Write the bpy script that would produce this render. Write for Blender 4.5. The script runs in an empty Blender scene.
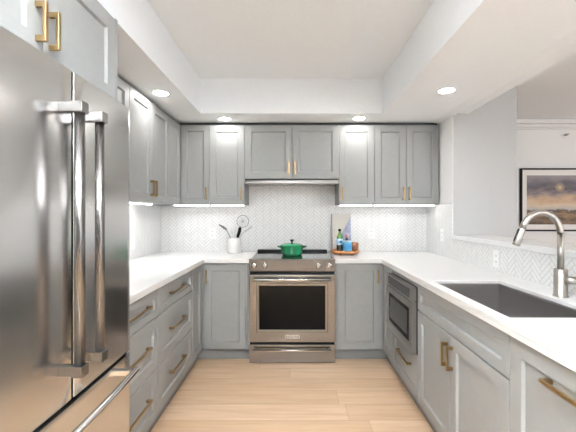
import bpy, bmesh, math, random
from mathutils import Vector, Matrix

SC = bpy.context.scene
COL = SC.collection
PI = math.pi
random.seed(4)

# ------------------------------------------------------------------ camera
CAM_Z = 1.314
cam_d = bpy.data.cameras.new('camera')
cam = bpy.data.objects.new('camera', cam_d)
COL.objects.link(cam)
cam.location = (0, 0, CAM_Z)
cam.rotation_euler = (PI / 2, 0, 0)
cam_d.sensor_fit = 'HORIZONTAL'
cam_d.sensor_width = 36
cam_d.lens = 36 * 348 / 576
cam_d.shift_x = -5.0 / 576
cam_d.shift_y = -2.3 / 576
cam_d.clip_start = 0.02
SC.camera = cam

# ------------------------------------------------------------------ world, lights, exposure
W = bpy.data.worlds.new('world')
SC.world = W
W.use_nodes = True
W.node_tree.nodes['Background'].inputs[0].default_value = (0.93, 0.965, 1.0, 1)
W.node_tree.nodes['Background'].inputs[1].default_value = 0.13


def area(name, loc, rot, sx, sy, power, color=(1, 1, 1)):
    d = bpy.data.lights.new(name, 'AREA')
    d.shape = 'RECTANGLE'
    d.size, d.size_y = sx, sy
    d.energy = power
    d.color = color
    o = bpy.data.objects.new(name, d)
    o.location = loc
    o.rotation_euler = rot
    COL.objects.link(o)
    return o


area('rear_fill', (0.3, -2.9, 1.45), (PI / 2, 0, 0), 3.0, 1.9, 2.5, (0.95, 0.975, 1.0))  # added soft fill from behind the camera, not an actual window
area('dining_fill', (4.3, -2.6, 1.5), (PI / 2, 0, 0), 2.2, 1.8, 62, (0.95, 0.975, 1.0))  # added fill to brighten the dining room, its source unseen
# added fill light behind the camera, aimed up to brighten the ceiling tray
up_fill = area('ceiling_fill', (0.0, -0.85, 1.60), (PI - 0.42, 0, 0), 0.8, 0.6, 150, (0.95, 0.975, 1.0))
up_fill.data.spread = math.radians(84)
P_CAN = 52.0        # emission strength of the recessed lamps
P_STRIP = 10.0      # emission strength of the strips under the wall cabinets
SC.view_settings.view_transform = 'Standard'
SC.view_settings.look = 'None'
SC.view_settings.exposure = 1.05
SC.view_settings.gamma = 1
SC.view_settings.use_curve_mapping = False

# ------------------------------------------------------------------ materials


def srgb(r, g, b):
    def f(c):
        c /= 255
        return c / 12.92 if c <= 0.04045 else ((c + 0.055) / 1.055) ** 2.4
    return (f(r), f(g), f(b), 1)


def new_mat(name, color=(0.8, 0.8, 0.8, 1), rough=0.5, metal=0.0, spec=0.5, coat=0.0):
    m = bpy.data.materials.new(name)
    m.use_nodes = True
    b = m.node_tree.nodes['Principled BSDF']
    b.inputs['Base Color'].default_value = color
    b.inputs['Roughness'].default_value = rough
    b.inputs['Metallic'].default_value = metal
    b.inputs['Specular IOR Level'].default_value = spec
    b.inputs['Coat Weight'].default_value = coat
    return m


class NT:
    """small helper for building node trees"""

    def __init__(self, m):
        self.t = m.node_tree
        self.bsdf = self.t.nodes['Principled BSDF']

    def n(self, kind, **kw):
        x = self.t.nodes.new(kind)
        for k, v in kw.items():
            setattr(x, k, v)
        return x

    def link(self, a, b):
        self.t.links.new(a, b)

    def math(self, op, a, b=None, c=None):
        x = self.n('ShaderNodeMath', operation=op)
        for i, v in enumerate((a, b, c)):
            if v is None:
                continue
            if isinstance(v, (int, float)):
                x.inputs[i].default_value = v
            else:
                self.link(v, x.inputs[i])
        return x.outputs[0]

    def objco(self):
        c = self.n('ShaderNodeTexCoord')
        s = self.n('ShaderNodeSeparateXYZ')
        self.link(c.outputs['Object'], s.inputs[0])
        return c.outputs['Object'], s.outputs[0], s.outputs[1], s.outputs[2]

    def comb(self, x, y, z):
        c = self.n('ShaderNodeCombineXYZ')
        for i, v in enumerate((x, y, z)):
            if isinstance(v, (int, float)):
                c.inputs[i].default_value = v
            else:
                self.link(v, c.inputs[i])
        return c.outputs[0]

    def noise(self, vec, scale, detail=2, rough=0.5):
        x = self.n('ShaderNodeTexNoise')
        x.inputs['Scale'].default_value = scale
        x.inputs['Detail'].default_value = detail
        x.inputs['Roughness'].default_value = rough
        self.link(vec, x.inputs['Vector'])
        return x.outputs['Fac']

    def ramp(self, fac, stops, interp='LINEAR'):
        r = self.n('ShaderNodeValToRGB')
        r.color_ramp.interpolation = interp
        e = r.color_ramp.elements
        while len(e) < len(stops):
            e.new(0.5)
        for el, (p, c) in zip(e, stops):
            el.position = p
            el.color = c
        self.link(fac, r.inputs[0])
        return r.outputs[0]

    def mix(self, fac, a, b, blend='MIX'):
        x = self.n('ShaderNodeMix', data_type='RGBA', blend_type=blend)
        for i, v in ((0, fac), (6, a), (7, b)):
            if isinstance(v, (int, float)):
                x.inputs[i].default_value = v
            elif isinstance(v, tuple):
                x.inputs[i].default_value = v
            else:
                self.link(v, x.inputs[i])
        return x.outputs[2]

    def bump(self, h, strength, dist=0.001):
        b = self.n('ShaderNodeBump')
        b.inputs['Strength'].default_value = strength
        b.inputs['Distance'].default_value = dist
        self.link(h, b.inputs['Height'])
        self.link(b.outputs[0], self.bsdf.inputs['Normal'])


def paint_mat(name, color, rough, grain=60, amount=0.04, spec=0.4):
    m = new_mat(name, color, rough, 0, spec)
    t = NT(m)
    co, x, y, z = t.objco()
    n = t.noise(co, grain, 3)
    lo = tuple(c * (1 - amount) for c in color[:3]) + (1,)
    hi = tuple(min(1, c * (1 + amount)) for c in color[:3]) + (1,)
    t.link(t.ramp(n, [(0.3, lo), (0.7, hi)]), t.bsdf.inputs['Base Color'])
    return m


M = {}
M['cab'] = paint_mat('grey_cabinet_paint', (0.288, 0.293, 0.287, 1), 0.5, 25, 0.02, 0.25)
M['toe'] = paint_mat('shade_darkened_plinth', (0.19, 0.19, 0.185, 1), 0.5, 25, 0.02)  # cabinet grey darkened to hold the shade beneath the fronts
M['wall'] = paint_mat('white_wall_paint', (0.875, 0.875, 0.875, 1), 0.75, 40, 0.01, 0.2)
M['ceil'] = paint_mat('white_ceiling_paint', (0.89, 0.915, 0.935, 1), 0.8, 40, 0.01, 0.2)
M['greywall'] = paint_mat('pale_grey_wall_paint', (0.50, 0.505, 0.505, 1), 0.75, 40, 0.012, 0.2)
M['trim'] = paint_mat('white_trim_paint', (0.84, 0.83, 0.82, 1), 0.5, 40, 0.01)
M['matboard'] = new_mat('warm_white_mat_board', (0.90, 0.87, 0.85, 1), 0.8)
M['quartz'] = paint_mat('white_quartz', (0.80, 0.797, 0.79, 1), 0.25, 14, 0.015, 0.45)
M['brass'] = new_mat('brushed_brass', (0.36, 0.255, 0.13, 1), 0.36, 1.0)
M['chrome'] = new_mat('polished_steel', (0.72, 0.70, 0.67, 1), 0.14, 1.0)
M['nickel'] = new_mat('brushed_nickel', (0.36, 0.335, 0.31, 1), 0.40, 1.0)
M['handle_steel'] = new_mat('satin_handle_steel', (0.19, 0.182, 0.175, 1), 0.27, 1.0)
M['black'] = new_mat('black_plastic', (0.008, 0.008, 0.008, 1), 0.55, 0, 0.2)
M['darkgap'] = new_mat('dark_gasket', (0.006, 0.006, 0.006, 1), 0.8, 0, 0.1)
M['glassblack'] = new_mat('black_glass', (0.005, 0.005, 0.005, 1), 0.10, 0, 0.08)
M['cooktop'] = new_mat('black_ceramic_glass', (0.02, 0.02, 0.022, 1), 0.12, 0, 0.8, 0.5)
M['white'] = new_mat('white_plastic', (0.82, 0.82, 0.81, 1), 0.35)
M['stoneware'] = paint_mat('white_stoneware', (0.80, 0.78, 0.765, 1), 0.3, 40, 0.02)
M['green'] = new_mat('green_enamel', (0.014, 0.225, 0.092, 1), 0.16, 0, 0.5, 0.6)
M['greendark'] = new_mat('green_enamel_handle', (0.01, 0.10, 0.045, 1), 0.2, 0, 0.5, 0.4)
M['darkgrey'] = new_mat('charcoal_case', (0.06, 0.06, 0.062, 1), 0.5)
M['sink'] = None
M['greyplastic'] = new_mat('grey_silicone', (0.16, 0.165, 0.17, 1), 0.45)
M['palegrey'] = new_mat('pale_grey_silicone', (0.50, 0.50, 0.49, 1), 0.45)
M['wire'] = new_mat('steel_wire', (0.30, 0.295, 0.285, 1), 0.4, 0.8)
M['glaze_blue'] = new_mat('blue_paper', (0.09, 0.36, 0.62, 1), 0.5)
M['bottle'] = new_mat('green_bottle_glass', (0.12, 0.30, 0.06, 1), 0.10)
M['bottle'].node_tree.nodes['Principled BSDF'].inputs['Transmission Weight'].default_value = 0.3
M['label'] = new_mat('pale_blue_label', (0.45, 0.68, 0.78, 1), 0.5)
M['labelblue'] = new_mat('deep_blue_label', (0.02, 0.13, 0.42, 1), 0.5)
M['labelred'] = new_mat('red_label', (0.55, 0.05, 0.04, 1), 0.5)
M['pink'] = new_mat('pink_cap', (0.72, 0.38, 0.34, 1), 0.5)
M['clear'] = new_mat('clear_glass', (0.9, 0.9, 0.92, 1), 0.03)
M['clear'].node_tree.nodes['Principled BSDF'].inputs['Transmission Weight'].default_value = 1.0
M['ink'] = new_mat('dark_ink', (0.03, 0.03, 0.03, 1), 0.5)
M['oven_mesh'] = new_mat('dark_oven_mesh', (0.035, 0.035, 0.036, 1), 0.3, 0, 0.3)
M['badge'] = new_mat('pale_badge', (0.72, 0.66, 0.58, 1), 0.4, 0.3)


def emit_mat(name, color, strength):
    m = bpy.data.materials.new(name)
    m.use_nodes = True
    t = m.node_tree
    t.nodes.remove(t.nodes['Principled BSDF'])
    e = t.nodes.new('ShaderNodeEmission')
    e.inputs[0].default_value = color
    e.inputs[1].default_value = strength
    t.links.new(e.outputs[0], t.nodes['Material Output'].inputs[0])
    return m


M['can'] = emit_mat('lamp_lens', (1.0, 0.98, 0.95, 1), P_CAN)
M['strip_wide'] = emit_mat('wide_strip_lens', (1.0, 0.99, 0.975, 1), P_STRIP * 2.2)
M['strip'] = emit_mat('strip_lens', (1.0, 0.99, 0.975, 1), P_STRIP)


def steel_mat(name, color, rough, axis, amount=0.05):
    """brushed stainless: grain stretched along one object axis"""
    m = new_mat(name, color, rough, 1.0)
    t = NT(m)
    co, x, y, z = t.objco()
    k = {'x': (1.5, 260, 260), 'y': (260, 1.5, 260), 'z': (260, 260, 1.5)}[axis]
    v = t.comb(t.math('MULTIPLY', x, k[0]), t.math('MULTIPLY', y, k[1]), t.math('MULTIPLY', z, k[2]))
    n = t.noise(v, 1.0, 3)
    lo = tuple(c * (1 - amount) for c in color[:3]) + (1,)
    hi = tuple(min(1, c * (1 + amount)) for c in color[:3]) + (1,)
    t.link(t.ramp(n, [(0.25, lo), (0.75, hi)]), t.bsdf.inputs['Base Color'])
    t.link(t.math('MULTIPLY_ADD', n, 0.02, rough - 0.01), t.bsdf.inputs['Roughness'])
    return m


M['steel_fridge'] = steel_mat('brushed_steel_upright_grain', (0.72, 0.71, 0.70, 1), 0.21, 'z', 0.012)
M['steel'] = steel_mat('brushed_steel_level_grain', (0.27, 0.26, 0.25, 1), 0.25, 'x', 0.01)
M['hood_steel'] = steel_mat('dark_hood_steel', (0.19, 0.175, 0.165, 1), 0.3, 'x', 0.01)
M['steel_y'] = steel_mat('brushed_steel_depth_grain', (0.40, 0.39, 0.375, 1), 0.28, 'y')
M['sink'] = steel_mat('dark_sink_steel', (0.36, 0.345, 0.34, 1), 0.38, 'x')


def tile_mat(name, axis):
    """one by four inch glazed tiles laid in a 45 degree herringbone"""
    WT, N, G = 0.0272, 4.0, 0.050
    m = new_mat(name, (0.84, 0.84, 0.83, 1), 0.22)
    t = NT(m)
    co, x, y, z = t.objco()
    h = x if axis == 'x' else y
    k = 1 / math.sqrt(2) / WT
    u = t.math('MULTIPLY', t.math('ADD', h, z), k)
    v = t.math('MULTIPLY', t.math('SUBTRACT', z, h), k)
    i, j = t.math('FLOOR', u), t.math('FLOOR', v)
    fu, fv = t.math('SUBTRACT', u, i), t.math('SUBTRACT', v, j)
    kk = t.math('FLOORED_MODULO', t.math('SUBTRACT', i, j), 2 * N)
    horiz = t.math('LESS_THAN', kk, N - 0.5)
    al_h = t.math('ADD', kk, fu)
    al_v = t.math('ADD', t.math('SUBTRACT', 2 * N - 1, kk), fv)
    inv = t.math('SUBTRACT', 1.0, horiz)
    al = t.math('ADD', t.math('MULTIPLY', horiz, al_h), t.math('MULTIPLY', inv, al_v))
    cr = t.math('ADD', t.math('MULTIPLY', horiz, fv), t.math('MULTIPLY', inv, fu))
    d = t.math('MINIMUM', t.math('MINIMUM', al, t.math('SUBTRACT', N, al)),
               t.math('MINIMUM', cr, t.math('SUBTRACT', 1.0, cr)))
    mr = t.n('ShaderNodeMapRange', interpolation_type='SMOOTHSTEP')
    mr.inputs['From Min'].default_value = G * 0.6
    mr.inputs['From Max'].default_value = G * 1.5
    t.link(d, mr.inputs['Value'])
    face = mr.outputs[0]
    # id of each tile: where it starts
    ti = t.math('SUBTRACT', i, t.math('MULTIPLY', horiz, kk))
    tj = t.math('SUBTRACT', j, t.math('MULTIPLY', inv, t.math('SUBTRACT', 2 * N - 1, kk)))
    wn = t.n('ShaderNodeTexWhiteNoise', noise_dimensions='3D')
    t.link(t.comb(ti, tj, horiz), wn.inputs['Vector'])
    tone = t.ramp(wn.outputs['Value'], [(0.0, (0.795, 0.795, 0.785, 1)), (1.0, (0.83, 0.83, 0.82, 1))])
    t.link(t.mix(face, (0.45, 0.45, 0.445, 1), tone), t.bsdf.inputs['Base Color'])
    t.link(t.math('MULTIPLY_ADD', face, -0.5, 0.75), t.bsdf.inputs['Roughness'])
    t.bump(face, 0.35, 0.0012)
    return m


M['tile_x'] = tile_mat('white_herringbone_tile_back', 'x')
M['tile_y'] = tile_mat('white_herringbone_tile_side', 'y')


def floor_mat():
    m = new_mat('pale_oak_planks', (0.6, 0.42, 0.28, 1), 0.42)
    t = NT(m)
    co, x, y, z = t.objco()
    PW, PL = 0.187, 1.9
    yr = t.math('DIVIDE', t.math('ADD', y, 0.03), PW)
    row = t.math('FLOOR', yr)
    w1 = t.n('ShaderNodeTexWhiteNoise', noise_dimensions='1D')
    t.link(row, w1.inputs['W'])
    xr = t.math('ADD', t.math('DIVIDE', x, PL), t.math('MULTIPLY', w1.outputs['Value'], 7.3))
    pk = t.math('FLOOR', xr)
    w2 = t.n('ShaderNodeTexWhiteNoise', noise_dimensions='2D')
    t.link(t.comb(row, pk, 0), w2.inputs['Vector'])
    tone = t.ramp(w2.outputs['Value'], [(0.0, srgb(205, 172, 138)), (0.35, srgb(212, 180, 147)),
                                        (0.7, srgb(218, 187, 155)), (1.0, srgb(224, 195, 165))])
    shift = t.math('MULTIPLY', w2.outputs['Value'], 31.0)
    gv = t.comb(t.math('MULTIPLY', x, 2.2), t.math('ADD', t.math('MULTIPLY', y, 38.0), shift), shift)
    g1 = t.noise(gv, 1.0, 5, 0.6)
    gv2 = t.comb(t.math('MULTIPLY', x, 1.2), t.math('ADD', t.math('MULTIPLY', y, 9.0), shift), shift)
    g2 = t.noise(gv2, 1.6, 3, 0.55)
    c = t.mix(t.math('MULTIPLY', t.math('SUBTRACT', 0.62, g1), 1.3), tone, srgb(174, 136, 102))
    t.bsdf.inputs['Base Color'].default_value = (1, 1, 1, 1)
    c2 = t.mix(t.math('MULTIPLY', t.math('SUBTRACT', g2, 0.42), 0.9), c, srgb(230, 208, 184))
    fy = t.math('FRACT', yr)
    dy = t.math('MULTIPLY', t.math('MINIMUM', fy, t.math('SUBTRACT', 1.0, fy)), PW)
    fx = t.math('FRACT', xr)
    dx = t.math('MULTIPLY', t.math('MINIMUM', fx, t.math('SUBTRACT', 1.0, fx)), PL)
    gap = t.math('LESS_THAN', t.math('MINIMUM', dy, dx), 0.0013)
    c3 = t.mix(t.math('MULTIPLY', gap, 0.6), c2, srgb(140, 108, 82))
    t.link(c3, t.bsdf.inputs['Base Color'])
    t.link(t.math('MULTIPLY_ADD', g1, 0.2, 0.33), t.bsdf.inputs['Roughness'])
    t.bump(t.math('SUBTRACT', g1, gap), 0.12, 0.001)
    return m


M['floor'] = floor_mat()


def wood_mat(name, a, b, axis='x'):
    m = new_mat(name, a, 0.45)
    t = NT(m)
    co, x, y, z = t.objco()
    v = t.comb(t.math('MULTIPLY', x, 8), t.math('MULTIPLY', y, 70), t.math('MULTIPLY', z, 70))
    n = t.noise(v, 1.0, 4)
    t.link(t.ramp(n, [(0.3, a), (0.7, b)]), t.bsdf.inputs['Base Color'])
    return m


M['traywood'] = wood_mat('orange_wood', srgb(150, 88, 45), srgb(214, 152, 98))
M['bowlwood'] = wood_mat('brown_wood', srgb(120, 72, 48), srgb(168, 112, 78))


def painting_mat():
    """evening sky over dark moorland; object coordinates run 0..1.06 across and 0..0.62 up"""
    m = new_mat('print_evening_moor', (0.5, 0.5, 0.5, 1), 0.5)
    t = NT(m)
    co, x, y, z = t.objco()
    v = t.comb(t.math('MULTIPLY', x, 3.4), 0.0, t.math('MULTIPLY', z, 9.0))
    n1 = t.noise(v, 1.0, 7, 0.66)
    v2 = t.comb(t.math('MULTIPLY', x, 3.0), 3.0, t.math('MULTIPLY', z, 16.0))
    n2 = t.noise(v2, 1.0, 5, 0.6)
    hgt = t.math('ADD', t.math('DIVIDE', z, 0.62), t.math('MULTIPLY', t.math('SUBTRACT', n1, 0.5), 0.50))
    sky = t.ramp(hgt, [(0.0, srgb(58, 46, 40)), (0.07, srgb(120, 92, 58)), (0.13, srgb(62, 50, 44)), (0.19, srgb(150, 118, 80)),
                       (0.24, srgb(74, 66, 66)), (0.29, srgb(196, 192, 188)), (0.40, srgb(224, 206, 182)),
                       (0.52, srgb(214, 180, 146)), (0.62, srgb(150, 138, 138)), (0.72, srgb(84, 82, 94)),
                       (0.85, srgb(104, 102, 114)), (1.0, srgb(152, 148, 154))])
    cl = t.mix(t.math('MULTIPLY', t.math('SUBTRACT', n2, 0.35), 0.9), sky, srgb(176, 158, 150))
    dx = t.math('SUBTRACT', x, 0.42)
    dz = t.math('SUBTRACT', z, 0.47)
    r = t.math('SQRT', t.math('ADD', t.math('MULTIPLY', dx, dx), t.math('MULTIPLY', dz, dz)))
    glow = t.ramp(r, [(0.0, (1, 1, 1, 1)), (0.015, (0.5, 0.5, 0.5, 1)), (0.07, (0, 0, 0, 1))])
    t.link(t.mix(glow, cl, srgb(246, 214, 168)), t.bsdf.inputs['Base Color'])
    return m


M['painting'] = painting_mat()


def panel_print_mat():
    """pale print with one blue grey peak; object coordinates x -0.1..0.1, z 0..0.36"""
    m = new_mat('print_pale_peak', (0.7, 0.68, 0.64, 1), 0.5)
    t = NT(m)
    co, x, y, z = t.objco()
    n = t.noise(co, 14, 4)
    ridge = t.math('ADD', t.math('MULTIPLY', t.math('SUBTRACT', x, 0.0), 1.9), t.math('MULTIPLY_ADD', n, 0.10, 0.13))
    below = t.math('LESS_THAN', z, ridge)
    right = t.math('GREATER_THAN', x, -0.005)
    peak = t.math('MULTIPLY', below, right)
    bg = t.ramp(t.math('DIVIDE', z, 0.36), [(0.0, srgb(214, 206, 200)), (0.45, srgb(196, 186, 180)), (0.6, srgb(190, 184, 172)), (1.0, srgb(182, 178, 168))])
    pk = t.ramp(n, [(0.35, srgb(120, 124, 150)), (0.65, srgb(168, 172, 196))])
    t.link(t.mix(peak, bg, pk), t.bsdf.inputs['Base Color'])
    return m


M['peakprint'] = panel_print_mat()

# ------------------------------------------------------------------ mesh helpers


def box(bm, x0, x1, y0, y1, z0, z1, bev=0.0, seg=1):
    vs = [bm.verts.new((x, y, z)) for x in (x0, x1) for y in (y0, y1) for z in (z0, z1)]
    idx = [(0, 1, 3, 2), (4, 6, 7, 5), (0, 4, 5, 1), (2, 3, 7, 6), (0, 2, 6, 4), (1, 5, 7, 3)]
    fs = [bm.faces.new([vs[i] for i in f]) for f in idx]
    if bev > 0:
        es = list({e for f in fs for e in f.edges})
        bmesh.ops.bevel(bm, geom=es, offset=bev, segments=seg, affect='EDGES', profile=0.5)


def frame_of(d):
    d = d.normalized()
    a = Vector((0, 0, 1)) if abs(d.z) < 0.9 else Vector((1, 0, 0))
    u = d.cross(a).normalized()
    return u, d.cross(u).normalized()


def tube(bm, pts, r, seg=14, caps=True, prev=None):
    """round tube through points; r a number or a list"""
    pts = [Vector(p) for p in pts]
    n = len(pts)
    rs = r if isinstance(r, (list, tuple)) else [r] * n
    rings = []
    u = None
    for i, p in enumerate(pts):
        d = (pts[min(i + 1, n - 1)] - pts[max(i - 1, 0)])
        if u is None:
            u, w = frame_of(d)
        else:
            dn = d.normalized()
            u = (u - dn * u.dot(dn)).normalized()
            w = dn.cross(u)
        rings.append([bm.verts.new(p + (u * math.cos(2 * PI * k / seg) + w * math.sin(2 * PI * k / seg)) * rs[i]) for k in range(seg)])
    for a, b in zip(rings, rings[1:]):
        for k in range(seg):
            bm.faces.new((a[k], a[(k + 1) % seg], b[(k + 1) % seg], b[k])).smooth = True
    if caps:
        bm.faces.new(rings[0][::-1])
        bm.faces.new(rings[-1])


def lathe(bm, prof, seg=32, c=(0, 0, 0), M4=None):
    """revolve (r, z) pairs about z; r = 0 closes the shape"""
    rings = []
    for r, z in prof:
        if r <= 1e-6:
            rings.append([bm.verts.new((c[0], c[1], c[2] + z))])
        else:
            rings.append([bm.verts.new((c[0] + r * math.cos(2 * PI * k / seg), c[1] + r * math.sin(2 * PI * k / seg), c[2] + z)) for k in range(seg)])
    new = [v for g in rings for v in g]
    for a, b in zip(rings, rings[1:]):
        for k in range(seg):
            k2 = (k + 1) % seg
            if len(a) == 1 and len(b) == 1:
                continue
            if len(a) == 1:
                f = bm.faces.new((a[0], b[k2], b[k]))
            elif len(b) == 1:
                f = bm.faces.new((a[k], a[k2], b[0]))
            else:
                f = bm.faces.new((a[k], a[k2], b[k2], b[k]))
            f.smooth = True
    if M4 is not None:
        bmesh.ops.transform(bm, matrix=M4, verts=new)


def prism(bm, poly, z0, z1, bev=0.0):
    """extrude an xy outline between two heights"""
    lo = [bm.verts.new((x, y, z0)) for x, y in poly]
    hi = [bm.verts.new((x, y, z1)) for x, y in poly]
    n = len(poly)
    fs = [bm.faces.new(lo[::-1]), bm.faces.new(hi)]
    for i in range(n):
        fs.append(bm.faces.new((lo[i], lo[(i + 1) % n], hi[(i + 1) % n], hi[i])))
    if bev > 0:
        es = list(fs[0].edges) + list(fs[1].edges)
        bmesh.ops.bevel(bm, geom=es, offset=bev, segments=2, affect='EDGES', profile=0.5)


def grid_slab(bm, xs, ys, inside, z0, z1, bev=0.0):
    """slab made of the grid cells for which inside(x, y) holds"""
    vt, vb = {}, {}

    def g(d, i, j, z):
        if (i, j) not in d:
            d[(i, j)] = bm.verts.new((xs[i], ys[j], z))
        return d[(i, j)]
    nx, ny = len(xs) - 1, len(ys) - 1
    on = {(i, j) for i in range(nx) for j in range(ny) if inside((xs[i] + xs[i + 1]) / 2, (ys[j] + ys[j + 1]) / 2)}
    for i, j in on:
        c = [(i, j), (i + 1, j), (i + 1, j + 1), (i, j + 1)]
        bm.faces.new([g(vt, a, b, z1) for a, b in c])
        bm.faces.new([g(vb, a, b, z0) for a, b in c[::-1]])
        for (di, dj), (p, q) in (((0, -1), (0, 1)), ((1, 0), (1, 2)), ((0, 1), (2, 3)), ((-1, 0), (3, 0))):
            if (i + di, j + dj) not in on:
                a, b = c[p], c[q]
                bm.faces.new((g(vb, *a, z0), g(vb, *b, z0), g(vt, *b, z1), g(vt, *a, z1)))
    if bev > 0:
        bm.normal_update()
        es = [e for e in bm.edges if len(e.link_faces) == 2 and e.calc_face_angle() > 1.0
              and abs(e.verts[0].co.z - e.verts[1].co.z) < 1e-5]
        bmesh.ops.bevel(bm, geom=es, offset=bev, segments=2, affect='EDGES', profile=0.5)


def obj(name, bm, m, parent=None, loc=(0, 0, 0), rotz=0.0, rot=None):
    bmesh.ops.recalc_face_normals(bm, faces=bm.faces)
    me = bpy.data.meshes.new(name)
    bm.to_mesh(me)
    bm.free()
    me.materials.append(m)
    o = bpy.data.objects.new(name, me)
    COL.objects.link(o)
    o.location = loc
    o.rotation_euler = rot if rot is not None else (0, 0, rotz)
    if parent is not None:
        o.parent = parent
    return o


def B():
    return bmesh.new()


def tag(o, label, cat, group=None):
    o['label'] = label
    o['category'] = cat
    if group:
        o['group'] = group
    return o


def thing(name, label, cat, loc=(0, 0, 0), rotz=0.0, group=None, rot=None):
    o = bpy.data.objects.new(name, None)
    COL.objects.link(o)
    o.empty_display_size = 0.1
    o.location = loc
    o.rotation_euler = rot if rot is not None else (0, 0, rotz)
    return tag(o, label, cat, group)


def struct(name, bm, m):
    o = obj(name, bm, m)
    o['kind'] = 'structure'
    return o


def box_obj(name, dims, m, parent=None, bev=0.0, **kw):
    b = B()
    box(b, *dims, bev=bev)
    return obj(name, b, m, parent, **kw)


# ------------------------------------------------------------------ the setting
XL, XR, YB = -1.415, 1.425, 3.706          # side walls, back wall
ZS, ZC = 2.2026, 2.5126                      # dropped ceiling, tray and dining ceiling
YJ = 3.10                                  # end of the full-height side wall
b = B(); box(b, -1.6, 6.2, -3.6, 4.7, -0.06, 0.0); struct('floor', b, M['floor'])

b = B()
TX0, TX1, TY0, TY1 = -0.8176, 0.795, -1.6, 3.085
grid_slab(b, [XL, TX0, TX1, 1.36], [-2.2, TY0, TY1, YB],
          lambda x, y: not (TX0 < x < TX1 and TY0 < y < TY1), ZS, ZC + 0.06)
box(b, TX0, TX1, TY0, TY1, ZC, ZC + 0.06)
# shallow slope that meets the header
v = [b.verts.new(p) for p in ((1.36, -2.2, ZS), (1.445, -2.2, ZS - 0.012), (1.445, -2.2, ZC + .06), (1.36, -2.2, ZC + .06),
                              (1.36, YB, ZS), (1.445, YB, ZS - 0.012), (1.445, YB, ZC + .06), (1.36, YB, ZC + .06))]
for f in ((0, 1, 2, 3), (7, 6, 5, 4), (0, 4, 5, 1), (1, 5, 6, 2), (2, 6, 7, 3), (3, 7, 4, 0)):
    b.faces.new([v[i] for i in f])
box(b, 1.447, 1.565, -2.2, YJ, ZS + 0.004, ZC + 0.06)
box(b, 1.565, 6.2, -3.6, 4.7, ZC, ZC + 0.06)
struct('ceiling', b, M['ceil'])

b = B(); box(b, XL - 0.15, XR + 0.02, YB, YB + 0.12, 0, ZC); struct('wall_back', b, M['wall'])
b = B(); box(b, XL - 0.15, XL, -2.2, YB, 0, ZC); struct('wall_left', b, M['wall'])
b = B()
box(b, XR, XR + 0.13, YJ + 0.004, YB, 0, ZS)
box(b, XR + 0.008, XR + 0.19, -0.9, YJ + 0.004, 0, 1.088)
struct('wall_right', b, M['wall'])
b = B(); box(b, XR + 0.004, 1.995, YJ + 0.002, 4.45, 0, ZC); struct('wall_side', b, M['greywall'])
b = B(); box(b, 1.995, 6.2, 4.45, 4.6, 0, ZC); struct('wall_dining', b, M['wall'])
b = B(); box(b, 6.0, 6.2, -3.6, 4.45, 0, ZC); struct('wall_far', b, M['wall'])
# window-sill-like ledge on the half wall
b = B(); box(b, XR - 0.018, 1.73, -0.9, YJ, 1.09, 1.126, 0.003); struct('trim_1', b, M['quartz'])
# crown moulding and skirting of the dining wall
b = B()
box(b, 1.997, 6.0, 4.43, 4.45, 2.39, 2.415, 0.004)
box(b, 1.997, 6.0, 4.415, 4.45, 2.415, 2.455, 0.006)
box(b, 1.997, 6.0, 4.385, 4.45, 2.455, ZC, 0.01)
struct('trim_2', b, M['trim'])
b = B(); box(b, 1.997, 6.0, 4.43, 4.45, 0, 0.12, 0.004); struct('baseboard_dining', b, M['trim'])
# tiled splashbacks
TT = 0.008
b = B(); box(b, XL + TT, XR - TT, YB - TT, YB, 0.905, 1.40)
box(b, -0.468, 0.446, YB - TT, YB, 1.401, 1.66); struct('trim_3', b, M['tile_x'])
b = B(); box(b, XL, XL + TT, 1.58, YB, 0.905, 1.40); struct('trim_4', b, M['tile_y'])
b = B(); box(b, XR - TT, XR, YJ, YB, 0.905, 1.40)
box(b, XR - TT, XR + 0.008, -0.9, YJ - 0.001, 0.905, 1.089); struct('trim_5', b, M['tile_y'])
b = B(); box(b, XR - TT - 0.003, XR + 0.004, YJ - 0.004, YB - 0.36, 1.401, 1.412, 0.002); struct('trim_6', b, M['trim'])

# ------------------------------------------------------------------ cabinets


def front_bm(w, h, stile=0.062, t=0.02, rec=0.011, bev=0.007):
    """framed door or drawer front: x centred, z up from 0, face at y = 0, back at y = t"""
    b = B()
    rings = []
    for ins, y in ((0, t), (0, 0.0016), (0.0016, 0), (stile, 0), (stile + 0.0025, 0.003), (stile + bev, rec)):
        x0, x1, z0, z1 = -w / 2 + ins, w / 2 - ins, ins, h - ins
        rings.append([b.verts.new(p) for p in ((x0, y, z0), (x1, y, z0), (x1, y, z1), (x0, y, z1))])
    for p, q in zip(rings, rings[1:]):
        for k in range(4):
            b.faces.new((p[k], p[(k + 1) % 4], q[(k + 1) % 4], q[k]))
    b.faces.new(rings[-1])
    b.faces.new(rings[0][::-1])
    return b


def pull_bm(length, vertical=True, reach=0.034, th=0.0105, post=0.018):
    """square bar pull, centred, face of the door at y = 0"""
    b = B()
    L = length / 2
    if vertical:
        box(b, -th / 2 - .0015, th / 2 + .0015, -reach, -reach + th, -L, L, 0.001)
        for s in (-1, 1):
            z = s * (L - post / 2)
            box(b, -th / 2 - .0008, th / 2 + .0008, -reach + th - 0.001, 0, z - post / 2, z + post / 2, 0.001)
    else:
        box(b, -L, L, -reach, -reach + th, -th / 2 - .0015, th / 2 + .0015, 0.001)
        for s in (-1, 1):
            x = s * (L - post / 2)
            box(b, x - post / 2, x + post / 2, -reach + th - 0.001, 0, -th / 2 - .0008, th / 2 + .0008, 0.001)
    return b


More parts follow.
